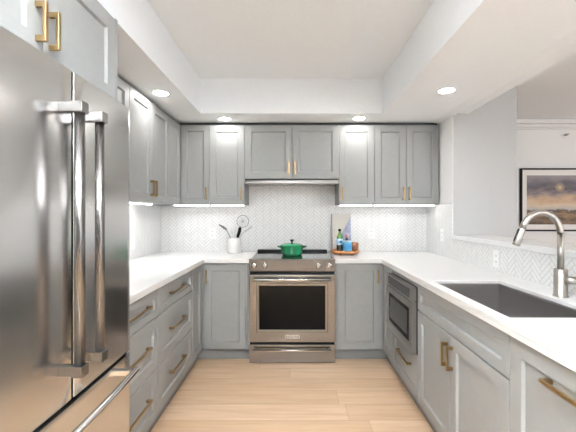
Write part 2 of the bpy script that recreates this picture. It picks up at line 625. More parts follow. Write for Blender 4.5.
def add_front(root, kind, x0, x1, z0, z1, handle=None, hz=None, stile=0.062, rotz=0.0, at=None, hlen=0.122, rec_seat=0.0):
    """a front in the root's frame. handle: 'l', 'r' (upright near that edge) or 'h' (level); hz: its centre height"""
    g = 0.0015
    w, h = x1 - x0 - 2 * g, z1 - z0 - 2 * g
    loc = ((x0 + x1) / 2, 0, z0 + g) if at is None else at
    d = obj(kind, front_bm(w, h, stile), M['cab'], root, loc, rotz)
    if handle == 'h':
        obj('handle', pull_bm(hlen, False), M['brass'], d, (0, rec_seat, (hz if hz is not None else (z0 + z1) / 2) - z0 - g))
    elif handle in ('l', 'r'):
        px = (-w / 2 + 0.028) if handle == 'l' else (w / 2 - 0.028)
        obj('handle', pull_bm(hlen, True), M['brass'], d, (px, 0, hz - z0 - g))
    return d


UZ0, UZ1 = 1.403, 2.172        # wall cabinets
DEEP = 0.336


def upper(label, loc, rotz, width, doors, z0=UZ0, z1=UZ1, depth=DEEP, name='wall_cabinet', group='grey wall cabinets', hz=1.508):
    t = thing(name, label, 'cabinet', (loc[0], loc[1], z0), rotz, group)
    box_obj('carcass', (-width / 2, width / 2, 0.0215, depth, 0, z1 - z0), M['cab'], t)
    box_obj('gap_shade_strip', (-width / 2, width / 2, 0.035, 0.055, z1 - z0 + .0003, ZS - z0 - .0005), M['darkgrey'], t)  # dark strip painting in the shade of the gap below the ceiling
    for x0, x1, hd in doors:
        add_front(t, 'door', x0, x1, 0, z1 - z0, hd, hz - z0)
    return t


FY, LX, = 3.366, -1.087        # faces of the back and side wall cabinets
# back wall
xa, xb, xc, xd, xe, xf, xg = -0.8075, -0.469, -0.0097, 0.445, 0.788, 1.0957, 1.410
w = xb - xa
upper('single-door grey wall cabinet above the utensil crock, next to the hood', ((xa + xb) / 2, FY), 0, w - .002,
      [(-w / 2, w / 2, 'r')])
w = xd - xb; c = (xb + xd) / 2
upper('short two-door grey wall cabinet mounted over the range hood', (c, FY), 0, w - .002,
      [(-w / 2, xc - c, 'r'), (xc - c, w / 2, 'l')], z0=1.651, hz=1.755)
w = xe - xd
upper('single-door grey wall cabinet above the wooden tray and bottles', ((xd + xe) / 2, FY), 0, w - .002,
      [(-w / 2, w / 2, 'l')])
w = xg - xe; c = (xe + xg) / 2
upper('two-door grey wall cabinet ending against the white wall of the pass-through', (c, FY), 0, w - .002,
      [(-w / 2, xf - c, 'r'), (xf - c, w / 2, 'l')])
# side wall (faces +x): local x runs along world y
ya, yb, yc, yd = 1.566, 2.316, 2.683, 3.063
w = yb - ya; c = (ya + yb) / 2
upper('grey wall cabinet right behind the fridge, mostly hidden by it', (LX, c), PI / 2, w - .002,
      [(-w / 2, 1.94 - c, 'r'), (1.94 - c, w / 2, 'l')], depth=0.328)
w = yd - yb; c = (yb + yd) / 2
upper('two-door grey wall cabinet on the side wall with paired brass pulls, beyond the fridge', (LX, c), PI / 2, w - .002,
      [(-w / 2, yc - c, 'r'), (yc - c, w / 2, 'l')], depth=0.328)
# corner
t = thing('corner_wall_cabinet', 'L-shaped grey wall cabinet filling the corner above the worktop', 'cabinet', (-1.25, 3.5, UZ0), 0, 'grey wall cabinets')
b = B()
X0, X1, X2 = XL + 0.001, LX - 0.0215, xa - 0.001
Y0, Y1, Y2 = yd + 0.001, FY + 0.0215, YB - 0.002
grid_slab(b, [X0 + 1.25, X1 + 1.25, X2 + 1.25], [Y0 - 3.5, Y1 - 3.5, Y2 - 3.5],
          lambda x, y: x < X1 + 1.25 or y > Y1 - 3.5, 0, UZ1 - UZ0)
obj('carcass', b, M['cab'], t)
b = B()
grid_slab(b, [X1 + 1.25 - .035, X1 + 1.25 - .014, X2 + 1.25], [Y0 - 3.5, Y1 - 3.5 + .014, Y1 - 3.5 + .035],
          lambda x, y: x < X1 + 1.25 - .014 or y > Y1 - 3.5 + .014, UZ1 - UZ0 + .0003, ZS - UZ0 - .0005)
obj('gap_shade_strip', b, M['darkgrey'], t)  # the same painted-in gap shade, carried round the corner
wA = FY - 0.004 - yd
dA = obj('door', front_bm(wA - .003, UZ1 - UZ0 - .003, 0.055), M['cab'], t, (LX + 1.25, (yd + FY - 0.004) / 2 - 3.5, 0.0015), PI / 2)
wB = xa - (LX + 0.003)
dB = obj('door', front_bm(wB - .003, UZ1 - UZ0 - .003, 0.055), M['cab'], t, ((xa + LX + 0.003) / 2 + 1.25, FY - 3.5, 0.0015))
obj('handle', pull_bm(0.122), M['brass'], dB, (wB / 2 - 0.028, 0, 0.105))
# over the fridge
OX = -0.785
t = thing('fridge_top_cabinet', 'deep grey two-door cabinet above the stainless fridge', 'cabinet', (OX, 1.093, 1.795), PI / 2)
box_obj('carcass', (-0.45, 0.45, 0.0215, 0.625, 0, 0.375), M['cab'], t)
add_front(t, 'door', -0.45, 0.0, 0, 0.378, 'r', 0.106, 0.066)
add_front(t, 'door', 0.0, 0.45, 0, 0.378, 'l', 0.106, 0.066)
for nm, lb, y in (('end_panel', 'tall grey side panel between the fridge and the drawer cabinets', 1.5455),):
    b = B(); box(b, XL + .002, OX - 0.002, y, y + 0.018, 0.0, 2.181, 0.0015)
    tag(obj(nm, b, M['cab']), lb, 'panel')


def carcass_base(root, w, depth, z0=0.10, z1=0.8725, toe=0.05, open_top=False):
    b = B()
    if not open_top:
        box(b, -w / 2, w / 2, 0.0215, depth, z0, z1)
    else:
        box(b, -w / 2, -w / 2 + .018, 0.0215, depth, z0, z1)
        box(b, w / 2 - .018, w / 2, 0.0215, depth, z0, z1)
        box(b, -w / 2 + .018, w / 2 - .018, 0.0215, depth, z0, z0 + 0.018)
        box(b, -w / 2 + .018, w / 2 - .018, depth - .012, depth, z0 + .018, z1)
        box(b, -w / 2 + .018, w / 2 - .018, 0.0215, 0.029, 0.69, 0.86)
    obj('carcass', b, M['cab'], root)
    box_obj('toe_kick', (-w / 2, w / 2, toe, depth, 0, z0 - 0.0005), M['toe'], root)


BZ0, BZ1 = 0.104, 0.868
BX, RX, BY = -0.81, 0.80, 3.10     # faces: fridge side, sink side, back
# drawer units along the fridge side
for y0, y1, lb, hl in ((1.566, 2.086, 'three-drawer grey base cabinet standing next to the fridge', 0.27),
                       (2.089, 2.805, 'wider three-drawer grey base cabinet between the narrower drawer unit and the corner', 0.28)):
    c, w = (y0 + y1) / 2, y1 - y0
    t = thing('drawer_cabinet', lb, 'cabinet', (BX, c, 0), PI / 2, 'grey drawer cabinets')
    carcass_base(t, w - .002, 0.60)
    add_front(t, 'drawer', -w / 2, w / 2, 0.703, BZ1, 'h', 0.79, 0.045, hlen=hl, rec_seat=0.011)
    add_front(t, 'drawer', -w / 2, w / 2, 0.398, 0.700, 'h', 0.556, 0.06, hlen=hl, rec_seat=0.011)
    add_front(t, 'drawer', -w / 2, w / 2, BZ0, 0.395, 'h', 0.262, 0.06, hlen=hl, rec_seat=0.011)

# corner base cabinets (two doors each, the pull on the one facing the room)


def corner_base(label, side):
    t = thing('corner_base_cabinet', label, 'cabinet', (side * 0.9, 3.3, 0), 0, 'corner base cabinets')
    ox, oy = side * 0.9, 3.3
    b = B()
    if side < 0:
        xs = [XL + 0.002, BX - 0.0215, -0.388]
        face, y0 = BX, 2.808
    else:
        xs = [0.376, RX + 0.0215, XR - 0.002]
        face, y0 = RX, 2.802
    ys = [y0, BY + 0.0215, YB - 0.004]
    keep = (lambda x, y: x + ox < xs[1] or y + oy > ys[1]) if side < 0 else (lambda x, y: x + ox > xs[1] or y + oy > ys[1])
    grid_slab(b, [x - ox for x in xs], [y - oy for y in ys], keep, 0.10, 0.8725)
    if side < 0:
        d0, d1 = face + 0.017, -0.416
        box(b, d1 - ox + .001, -0.388 - ox, BY - oy + .003, BY - oy + .0212, .10, .8725)
    else:
        d0, d1 = 0.400, face - 0.019
        box(b, 0.376 - ox, d0 - ox - .001, BY - oy + .003, BY - oy + .0212, .10, .8725)
    obj('carcass', b, M['cab'], t)
    b = B()
    k = 0.05
    xt = [xs[0], BX - k, xs[2]] if side < 0 else [xs[0], RX + k, xs[2]]
    yt = [ys[0], BY + k, ys[2]]
    kp = (lambda x, y: x + ox < xt[1] or y + oy > yt[1]) if side < 0 else (lambda x, y: x + ox > xt[1] or y + oy > yt[1])
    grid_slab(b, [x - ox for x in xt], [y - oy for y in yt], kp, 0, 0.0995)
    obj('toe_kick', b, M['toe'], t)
    h = BZ1 - BZ0 - .003
    yA1 = BY - 0.006
    obj('door', front_bm(yA1 - y0 - .003, h, 0.06), M['cab'], t, (face - ox, (y0 + yA1) / 2 - oy, BZ0 + .0015), -side * PI / 2)
    wB = d1 - d0
    dB = obj('door', front_bm(wB - .003, h, 0.06), M['cab'], t, ((d0 + d1) / 2 - ox, BY - oy, BZ0 + .0015))
    obj('handle', pull_bm(0.122), M['brass'], dB, (side * (wB / 2 - 0.025), 0, 0.757 - BZ0))


corner_base('grey corner base cabinet under the utensil crock, beside the range', -1)
corner_base('grey corner base cabinet under the wooden tray, beside the range', 1)

# microwave unit on the sink side (faces -x: local x runs towards the camera)
y0, y1 = 2.236, 2.799
c, w = (y0 + y1) / 2, y1 - y0
t = thing('microwave_cabinet', 'grey base cabinet holding the microwave drawer above one deep drawer', 'cabinet', (RX, c, 0), -PI / 2)
b = B()
box(b, -w / 2, w / 2, 0.0215, 0.62, 0.10, 0.403)
box(b, -w / 2, -w / 2 + 0.014, 0.0215, 0.62, 0.403, 0.8725)
box(b, w / 2 - 0.014, w / 2, 0.0215, 0.62, 0.403, 0.8725)
box(b, -w / 2, w / 2, 0.002, 0.62, 0.840, 0.8725)
obj('carcass', b, M['cab'], t)
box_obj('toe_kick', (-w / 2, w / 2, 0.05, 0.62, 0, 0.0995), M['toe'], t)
add_front(t, 'drawer', -w / 2, w / 2, BZ0, 0.402, 'h', 0.283, 0.058, hlen=0.27, rec_seat=0.011)

t = thing('microwave_oven', 'stainless built-in microwave drawer with dark window under the worktop', 'microwave', (RX, c, 0.405), -PI / 2)
hw = w / 2
box_obj('body', (-hw + .016, hw - .016, -0.006, 0.52, 0.003, 0.432), M['darkgrey'], t)
b = B(); box(b, -hw + .001, hw - .003, -0.040, -0.007, 0.345, 0.432, 0.002); obj('control_panel', b, M['steel_y'], t)
b = B(); box(b, -hw + .02, hw - .03, -0.0405, -0.0395, 0.357, 0.420); obj('display', b, M['darkgrey'], t)
b = B()
zt, zb = 0.338, 0.004
box(b, -hw + .001, hw - .003, -0.040, -0.007, zb, zb + 0.065, 0.0015)
box(b, -hw + .001, hw - .003, -0.040, -0.007, zt - 0.048, zt, 0.0015)
box(b, -hw + .001, -hw + .036, -0.040, -0.007, zb + 0.0648, zt - 0.0478, 0.0005)
box(b, hw - .048, hw - .003, -0.040, -0.007, zb + 0.0648, zt - 0.0478, 0.0005)
d = obj('drawer_front', b, M['steel_y'], t)
b = B(); box(b, -hw + .036, hw - .048, -0.0375, -0.015, zb + .065, zt - .048); obj('window', b, M['glassblack'], d)
b = B(); box(b, -hw + .075, hw - .085, -0.0382, -0.0374, zb + .095, zt - .075, 0); obj('window_mesh', b, M['oven_mesh'], d)

# sink cabinet
y0, y1 = 1.288, 2.233
c, w = (y0 + y1) / 2, y1 - y0
t = thing('sink_cabinet', 'two-door grey sink cabinet with a plain fixed panel above its doors', 'cabinet', (RX, c, 0), -PI / 2)
carcass_base(t, w - .002, 0.62, open_top=True)
sp = c - 1.775
add_front(t, 'false_front', -w / 2, w / 2, 0.700, BZ1, None, None, 0.048)
add_front(t, 'door', -w / 2, sp, BZ0, 0.695, 'r', 0.588)
add_front(t, 'door', sp, w / 2, BZ0, 0.695, 'l', 0.588)
# panelled pull-out nearest the camera
y0, y1 = 0.62, 1.285
c, w = (y0 + y1) / 2, y1 - y0
t = thing('pull_out_cabinet', 'grey full-height panelled front with a long level brass pull, beside the sink cabinet', 'cabinet', (RX, c, 0), -PI / 2)
carcass_base(t, w - .002, 0.62)
add_front(t, 'door', -w / 2, w / 2, BZ0, BZ1, 'h', 0.787, 0.062, hlen=0.30, rec_seat=0.011)

# ------------------------------------------------------------------ worktops
CZ0, CZM, CZ1 = 0.875, 0.895, 0.914
b = B()
grid_slab(b, [XL + TT + .001, -0.787, -0.387], [1.566, 3.074, YB - TT - .001], lambda x, y: x < -0.787 or y > 3.074, CZ0, CZ1, 0.003)
tag(obj('worktop', b, M['quartz']), 'white quartz worktop in an L from the fridge to the range', 'worktop')
SX0, SX1, SY0, SY1 = 0.836, 1.235, 1.341, 2.09
b = B()
grid_slab(b, [0.375, 0.782, SX0, SX1, XR - TT - .001], [0.62, SY0, SY1, 3.074, YB - TT - .001],
          lambda x, y: (x > 0.782 or y > 3.074) and not (SX0 < x < SX1 and SY0 < y < SY1), CZM, CZ1, 0.0025)
SO = 0.02
grid_slab(b, [0.375, 0.782, SX0 - SO, SX1 + SO, XR - TT - .001], [0.62, SY0 - SO, SY1 + SO, 3.074, YB - TT - .001],
          lambda x, y: (x > 0.782 or y > 3.074) and not (SX0 - SO < x < SX1 + SO and SY0 - SO < y < SY1 + SO), CZ0, CZM, 0.0)
tag(obj('worktop', b, M['quartz']), 'white quartz worktop in an L with the sink cut into it', 'worktop')

# sink bowl, hung under the opening
b = B()
rings = []
for ins, z in ((-0.008, CZM - .003), (-0.001, CZM - .003), (0.0, CZM - .006), (0.004, 0.70), (0.012, 0.682), (0.03, 0.675)):
    rings.append([b.verts.new(p) for p in ((SX0 + ins, SY0 + ins, z), (SX1 - ins, SY0 + ins, z), (SX1 - ins, SY1 - ins, z), (SX0 + ins, SY1 - ins, z))])
for p, q in zip(rings, rings[1:]):
    for k in range(4):
        b.faces.new((p[k], p[(k + 1) % 4], q[(k + 1) % 4], q[k]))
b.faces.new(rings[-1])
t = thing('sink', 'dark undermount single-bowl sink set in the white worktop', 'sink', ((SX0 + SX1) / 2, (SY0 + SY1) / 2, 0.675))
bo = obj('bowl', b, M['sink'], t, (-(SX0 + SX1) / 2, -(SY0 + SY1) / 2, -0.675))
sm = bo.modifiers.new('thickness', 'SOLIDIFY'); sm.thickness = 0.0015; sm.offset = 1
b = B(); lathe(b, [(0, 0.0045), (0.02, 0.004), (0.03, 0.006), (0.045, 0.006), (0.047, 0.0015), (0, 0.0015)], 28)
obj('drain', b, M['chrome'], t, (0.05, 0.05, 0))

# faucet
t = thing('faucet', 'brushed nickel gooseneck faucet with side lever behind the sink', 'faucet', (1.300, 1.69, CZ1))
b = B(); lathe(b, [(0, 0), (0.033, 0), (0.033, 0.004), (0.029, 0.007), (0.0285, 0.128), (0.025, 0.133), (0, 0.133)], 32)
obj('body', b, M['nickel'], t)
b = B()
pts = [(0, 0, 0.128), (0, 0, 0.20), (0, 0, 0.30)]
R = 0.098
dirx, diry = -0.998, -0.05
for k in range(0, 15):
    a = PI * k / 14 * 0.90
    r = R - R * math.cos(a)
    pts.append((dirx * r, diry * r, 0.30 + R * 1.08 * math.sin(a)))
last = Vector(pts[-1]); prev = Vector(pts[-2])
dn = (last - prev).normalized()
tube(b, pts, [0.0145] * len(pts), 18)
sp_ = obj('spout', b, M['nickel'], t)
b = B()
p0 = last - dn * 0.002
tube(b, [p0, p0 + dn * 0.012, p0 + dn * 0.06, p0 + dn * 0.092, p0 + dn * 0.094], [0.0145, 0.0158, 0.0172, 0.0172, 0.014], 20)
hd = obj('spray_head', b, M['nickel'], t)
b = B()
side = Vector((dirx, diry, 0)).normalized()
q = p0 + (side - dn * side.dot(dn)).normalized() * 0.0135
tube(b, [q + dn * 0.012, q + dn * 0.018, q + dn * 0.074, q + dn * 0.080], [0.004, 0.0065, 0.0065, 0.004], 10)
obj('spray_button', b, M['black'], hd)
b = B()
tube(b, [(0.0, -0.02, 0.082), (0.026, -0.034, 0.082), (0.06, -0.050, 0.082)], [0.019, 0.0185, 0.0185], 20)
obj('hub', b, M['nickel'], t)
b = B()
prof = [(0.046, 0.074), (0.105, 0.062), (0.128, 0.17), (0.076, 0.195)]
vs0 = [b.verts.new((x, -0.053 + (x - .03) * -0.3, z)) for x, z in prof]
vs1 = [b.verts.new((x, -0.041 + (x - .03) * -0.3, z)) for x, z in prof]
b.faces.new(vs0); b.faces.new(vs1[::-1])
for k in range(4):
    b.faces.new((vs0[k], vs0[(k + 1) % 4], vs1[(k + 1) % 4], vs1[k]))
bmesh.ops.bevel(b, geom=list(b.edges), offset=0.003, segments=2, affect='EDGES')
obj('lever', b, M['nickel'], t)

# ------------------------------------------------------------------ fridge
FYC = 1.128
t = thing('refrigerator', 'tall stainless french-door fridge with bottom freezer drawer', 'refrigerator', (-1.05, FYC, 0))


def fx(y):                      # gently bowed front, y from the fridge's middle
    return -0.714 - 0.008 * (y / 0.405) ** 2


def bowed(y0, y1, z0, z1, back=-0.782, n=14, rr=0.003, ra=True, rb=True):
    b = B()
    pl = [(back + 1.05, y0), ]
    fr = []
    for k in range(n + 1):
        y = y0 + (y1 - y0) * k / n
        fr.append((fx(y) + 1.05, y))

    def cor(p, sgn):
        out = []
        for k in range(5):
            a = PI / 2 * k / 4
            out.append((p[0] - rr + rr * math.sin(a), p[1] + sgn * (rr - rr * math.cos(a))))
        return out
    a = cor((fx(y0) + 1.05, y0), 1)
    c_ = cor((fx(y1) + 1.05, y1), -1)[::-1]
    mid = [p for p in fr if y0 + rr < p[1] < y1 - rr]
    poly = [(back + 1.05, y0)] + a + mid + c_ + [(back + 1.05, y1)]
    prism(b, poly, z0, z1, 0.003)
    for f in b.faces:
        if abs(f.normal.z) < 0.3 or True:
            f.smooth = False
    return b


def smooth_by_angle(o, ang=0.5):
    for p in o.data.polygons:
        p.use_smooth = True
    o.data.set_sharp_from_angle(angle=ang)


box_obj('body', (-0.33, 0.262, -0.400, 0.400, 0.03, 1.752), M['darkgrey'], t)
box_obj('base_grille', (0.18, 0.275, -0.395, 0.395, 0.012, 0.092), M['black'], t)
FD0, FD1 = 0.716, 1.776
for y0, y1, s in ((-0.403, -0.0055, -1), (0.0055, 0.4125, 1)):
    d = obj('door', bowed(y0, y1, FD0, FD1), M['steel_fridge'], t)
    smooth_by_angle(d)
    hy = s * 0.056
    hx = -0.657 + 1.05
    b = B()
    tube(b, [(hx, hy, 0.825), (hx, hy, 1.648)], 0.0152, 20)
    h_ = obj('handle', b, M['handle_steel'], d)
    for z in (0.832, 1.641):
        b = B()
        box(b, fx(hy) + 1.05 - 0.001, hx + 0.012, hy - 0.012, hy + 0.012, z - 0.016, z + 0.016, 0.003, 2)
        box(b, hx - 0.017, hx + 0.0185, hy - 0.0185, hy + 0.0185, z - 0.018, z + 0.018, 0.003, 2)
        obj('bracket', b, M['handle_steel'], h_)
box_obj('door_gasket', (0.263, 0.334, -0.0054, 0.0054, FD0 + .002, FD1 - .003), M['darkgap'], t)
d = obj('freezer_drawer', bowed(-0.403, 0.4125, 0.098, 0.700), M['steel_fridge'], t)
smooth_by_angle(d)
box_obj('gasket', (0.263, 0.318, -0.398, 0.400, 0.6995, 0.7165), M['darkgap'], t)
b = B()
hx = -0.652 + 1.05
tube(b, [(hx - 0.012, -0.345, 0.652)] + [(hx - 0.012 * (k / 10) ** 2, 0.345 * k / 10, 0.652) for k in range(-9, 10)] + [(hx - 0.012, 0.345, 0.652)], 0.0145, 18)
h_ = obj('handle', b, M['chrome'], d)
smooth_by_angle(h_, 0.8)
for s in (-1, 1):
    b = B()
    y = s * 0.325
    box(b, fx(y) + 1.05 - 0.001, hx - 0.010, y - 0.012, y + 0.012, 0.640, 0.664, 0.003, 2)
    obj('bracket', b, M['chrome'], h_)

# ------------------------------------------------------------------ range cooker
RXC = -0.007
t = thing('range_cooker', 'stainless slide-in electric range with black glass oven window', 'range', (RXC, 3.05, 0))
HW = 0.3765
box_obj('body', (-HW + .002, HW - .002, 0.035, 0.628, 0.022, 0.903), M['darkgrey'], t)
for sx in (-1, 1):
    for y in (0.08, 0.56):
        b = B(); lathe(b, [(0, 0), (0.018, 0), (0.018, 0.023), (0, 0.023)], 16)
        obj('foot', b, M['black'], t, (sx * 0.32, y, 0))
b = B(); box(b, -HW + .012, HW - .012, 0.012, 0.575, 0.9035, 0.9155, 0.002); obj('cooktop', b, M['cooktop'], t)
for x, y, r in ((-0.19, 0.16, 0.10), (0.19, 0.16, 0.085), (-0.19, 0.42, 0.075), (0.19, 0.42, 0.10)):
    b = B(); lathe(b, [(r - .0015, 0), (r - .0015, 0.0004), (r, 0.0004), (r, 0), (r - .0015, 0)], 40)
    obj('burner_ring', b, M['greyplastic'], t, (x, y, 0.9155))
for x in (-HW, HW - .0118):
    b = B(); box(b, x, x + .0118, 0.012, 0.60, 0.9035, 0.917, 0.0015)
    obj('side_rim', b, M['steel_y'], t)
b = B()
box(b, -HW + .012, HW - .012, 0.5755, 0.628, 0.9035, 0.938, 0.006, 2)
obj('rear_vent', b, M['black'], t)
# sloping control panel
b = B()
pr = [(0.0, 0.808), (-0.001, 0.809), (0.0, 0.914), (0.002, 0.916), (0.0345, 0.916), (0.0345, 0.808)]
A = [b.verts.new((-HW, y, z)) for y, z in pr]
C_ = [b.verts.new((HW, y, z)) for y, z in pr]
b.faces.new(A[::-1]); b.faces.new(C_)
for k in range(len(pr)):
    b.faces.new((A[k], A[(k + 1) % 6], C_[(k + 1) % 6], C_[k]))
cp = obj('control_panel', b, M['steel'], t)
for px in (-0.333, -0.239, 0.230, 0.327):
    b = B()
    lathe(b, [(0, 0), (0.024, 0), (0.024, 0.005), (0.019, 0.007), (0.0185, 0.026), (0.016, 0.030), (0, 0.030)], 28,
          M4=Matrix.Rotation(PI / 2, 4, 'X'))
    k_ = obj('knob', b, M['chrome'], cp, (px, -0.0005, 0.861))
    b = B(); box(b, -0.0045, 0.0045, -0.036, -0.0295, -0.018, 0.018, 0.002); obj('grip', b, M['chrome'], k_)
box_obj('upper_gap', (-HW + .004, HW - .004, 0.012, 0.0345, 0.7785, 0.8075), M['black'], t)
# oven door: steel frame round a window
DZ0, DZ1 = 0.188, 0.777
b = B()
WX0, WX1, WZ0, WZ1 = -0.312, 0.312, 0.276, 0.706
grid_slab(b, [-HW, WX0, WX1, HW], [-DZ1, -WZ1, -WZ0, -DZ0], lambda x, y: not (WX0 < x < WX1 and -WZ1 < y < -WZ0), -0.0345, 0.003, 0.002)
bmesh.ops.transform(b, matrix=Matrix.Rotation(PI / 2, 4, 'X'), verts=b.verts)
# after turning, the face sits at y = -0.003 and z is flipped back up
bmesh.ops.scale(b, vec=(1, 1, -1), verts=b.verts)
if sum(vv.co.z for vv in b.verts) < 0:
    bmesh.ops.scale(b, vec=(1, 1, -1), verts=b.verts)
if min(vv.co.y for vv in b.verts) < -0.02:
    bmesh.ops.scale(b, vec=(1, -1, 1), verts=b.verts)
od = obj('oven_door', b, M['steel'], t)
b = B()
rings = []
for ins, y in ((0.0, 0.012), (0.0, -0.006), (0.003, -0.008), (0.021, -0.008), (0.024, -0.005), (0.024, 0.012)):
    x0, x1, z0, z1 = WX0 + ins, WX1 - ins, WZ0 + ins, WZ1 - ins
    rings.append([b.verts.new(p) for p in ((x0, y, z0), (x1, y, z0), (x1, y, z1), (x0, y, z1))])
rings.append(rings[0])
for p, q in zip(rings, rings[1:]):
    for k in range(4):
        b.faces.new((p[k], p[(k + 1) % 4], q[(k + 1) % 4], q[k]))
obj('window_frame', b, M['steel'], od)
b = B(); box(b, WX0 + .024, WX1 - .024, 0.0005, 0.010, WZ0 + .024, WZ1 - .024); obj('window', b, M['glassblack'], od)
b = B()
tube(b, [(-0.335, -0.048, 0.741), (0.335, -0.048, 0.741)], 0.0115, 18)
h_ = obj('handle', b, M['chrome'], od)
for s in (-1, 1):
    b = B(); box(b, s * 0.325 - 0.012, s * 0.325 + 0.012, -0.050, -0.003, 0.731, 0.751, 0.003, 2); obj('bracket', b, M['chrome'], h_)
b = B(); box(b, -0.064, 0.064, -0.0065, -0.003, 0.222, 0.252, 0.001); bd = obj('badge', b, M['badge'], od)
cu = bpy.data.curves.new('badge_lettering', 'FONT')
cu.body = 'KitchenAid'
cu.size = 0.025
cu.align_x = 'CENTER'
cu.align_y = 'CENTER'
cu.extrude = 0.0004
tmp = bpy.data.objects.new('tmp', cu)
COL.objects.link(tmp)
bpy.context.view_layer.update()
me = bpy.data.meshes.new_from_object(tmp.evaluated_get(bpy.context.evaluated_depsgraph_get()))
bpy.data.objects.remove(tmp)
me.materials.clear()
me.materials.append(M['ink'])
tx = bpy.data.objects.new('badge_lettering', me)
COL.objects.link(tx)
tx.parent = bd
tx.location = (0, -0.0068, 0.237)
tx.rotation_euler = (PI / 2, 0, 0)
box_obj('lower_gap', (-HW + .004, HW - .004, 0.012, 0.0345, 0.1665, 0.1875), M['black'], t)
b = B(); box(b, -HW, HW, -0.001, 0.0345, 0.006, 0.166, 0.002); dr = obj('storage_drawer', b, M['steel'], t)
b = B()
tube(b, [(-0.335, -0.034, 0.128), (0.335, -0.034, 0.128)], 0.0095, 18)
h_ = obj('handle', b, M['chrome'], dr)
for s in (-1, 1):
    b = B(); box(b, s * 0.325 - 0.012, s * 0.325 + 0.012, -0.036, -0.001, 0.120, 0.136, 0.003, 2); obj('bracket', b, M['darkgrey'], h_)

# ------------------------------------------------------------------ hood
t = thing('range_hood', 'slim stainless slide-out hood beneath the short wall cabinet', 'hood', (-0.012, 3.36, 1.603))
box_obj('body', (-0.452, 0.452, 0.03, 0.335, 0.006, 0.0465), M['darkgrey'], t)
b = B(); box(b, -0.453, 0.453, -0.004, 0.030, 0.0, 0.034, 0.002); obj('front_rail', b, M['hood_steel'], t)
b = B(); box(b, -0.452, 0.452, 0.004, 0.0295, 0.0343, 0.0465); obj('shadow_gap', b, M['black'], t)  # black strip put in for the shade of the slot
b = B(); box(b, -0.445, 0.445, 0.035, 0.325, 0.001, 0.006); obj('filter', b, M['steel_y'], t)
for x in (-0.13, 0.015):
    b = B(); box(b, x, x + 0.03, -0.006, -0.003, -0.001, 0.004); obj('latch', b, M['black'], t)

# ------------------------------------------------------------------ things on the worktops
# dutch oven
t = thing('dutch_oven', 'green enamelled cast-iron pot with lid on the cooktop', 'pot', (-0.010, 3.355, 0.9156))
b = B(); lathe(b, [(0, 0), (0.085, 0), (0.096, 0.006), (0.103, 0.03), (0.106, 0.086), (0.108, 0.090), (0, 0.090)], 40); obj('pot_body', b, M['green'], t)
b = B(); lathe(b, [(0, 0.0905), (0.109, 0.0905), (0.110, 0.096), (0.104, 0.102), (0.07, 0.113), (0.03, 0.118), (0, 0.119)], 40); ld = obj('lid', b, M['green'], t)
b = B(); lathe(b, [(0, 0.118), (0.008, 0.118), (0.008, 0.128), (0.020, 0.142), (0.021, 0.147), (0.012, 0.151), (0, 0.151)], 24); obj('knob', b, M['black'], ld)
for s in (-1, 1):
    b = B()
    tube(b, [(s * 0.100, -0.035, 0.080), (s * 0.124, -0.028, 0.082), (s * 0.134, 0, 0.083), (s * 0.124, 0.028, 0.082), (s * 0.100, 0.035, 0.080)], [0.009, 0.0085, 0.008, 0.0085, 0.009], 12)
    obj('handle', b, M['greendark'], t)

# utensil crock with its utensils
CX, CY = -0.603, 3.575
b = B(); lathe(b, [(0, 0), (0.066, 0), (0.070, 0.004), (0.070, 0.150), (0.068, 0.154), (0.064, 0.152), (0.062, 0.02), (0, 0.02)], 40)
tag(obj('utensil_crock', b, M['stoneware'], None, (CX, CY, CZ1 + .0005)), 'white stoneware crock full of cooking utensils', 'crock')


def rod(a, c, r0, r1, mat_, nm, par):
    b = B(); tube(b, [a, c], [r0, r1], 10); return obj(nm, b, mat_, par)


zc = CZ1 + 0.022
t = thing('slotted_turner', 'dark grey turner tilted far to one side in the crock', 'utensil', (CX + 0.02, CY + 0.018, zc))
rod((0, 0, 0.004), (-0.105, 0.0, 0.215), 0.005, 0.005, M['greyplastic'], 'handle', t)
b = B()
n0 = Vector((-0.103, 0, 0.212))
pl = [(-0.125, 0.208), (-0.100, 0.203), (-0.124, 0.240), (-0.190, 0.285), (-0.205, 0.278), (-0.165, 0.238)]
A = [b.verts.new((x, -0.004, z)) for x, z in ((-0.102, 0.202), (-0.098, 0.222), (-0.130, 0.250), (-0.185, 0.272), (-0.182, 0.258), (-0.135, 0.222))]
C_ = [b.verts.new((v_.co.x, 0.004, v_.co.z)) for v_ in A]
b.faces.new(A); b.faces.new(C_[::-1])
for k in range(6):
    b.faces.new((A[k], A[(k + 1) % 6], C_[(k + 1) % 6], C_[k]))
obj('blade', b, M['greyplastic'], t)
t = thing('serving_spoon', 'black-handled utensil standing in the crock, its grip uppermost', 'utensil', (CX + 0.01, CY - 0.02, zc))
rod((0, 0, 0.004), (0.03, -0.01, 0.15), 0.005, 0.005, M['wire'], 'shaft', t)
b = B(); tube(b, [(0.028, -0.01, 0.135), (0.034, -0.01, 0.16), (0.048, -0.012, 0.20), (0.054, -0.012, 0.235), (0.056, -0.012, 0.240)], [0.012, 0.016, 0.017, 0.015, 0.008], 14)
obj('grip', b, M['black'], t)
t = thing('wire_skimmer', 'round wire skimmer with its hoop up against the tile', 'utensil', (CX + 0.035, CY + 0.03, zc))
rod((-0.02, 0, 0.004), (0.025, 0.0, 0.245), 0.004, 0.004, M['wire'], 'handle', t)
cxk, czk = 0.048, 0.300
ring = [(cxk + 0.062 * math.cos(2 * PI * k / 32), 0, czk + 0.062 * math.sin(2 * PI * k / 32)) for k in range(33)]
b = B(); tube(b, ring, 0.0035, 8, caps=False); obj('hoop', b, M['wire'], t)
b = B()
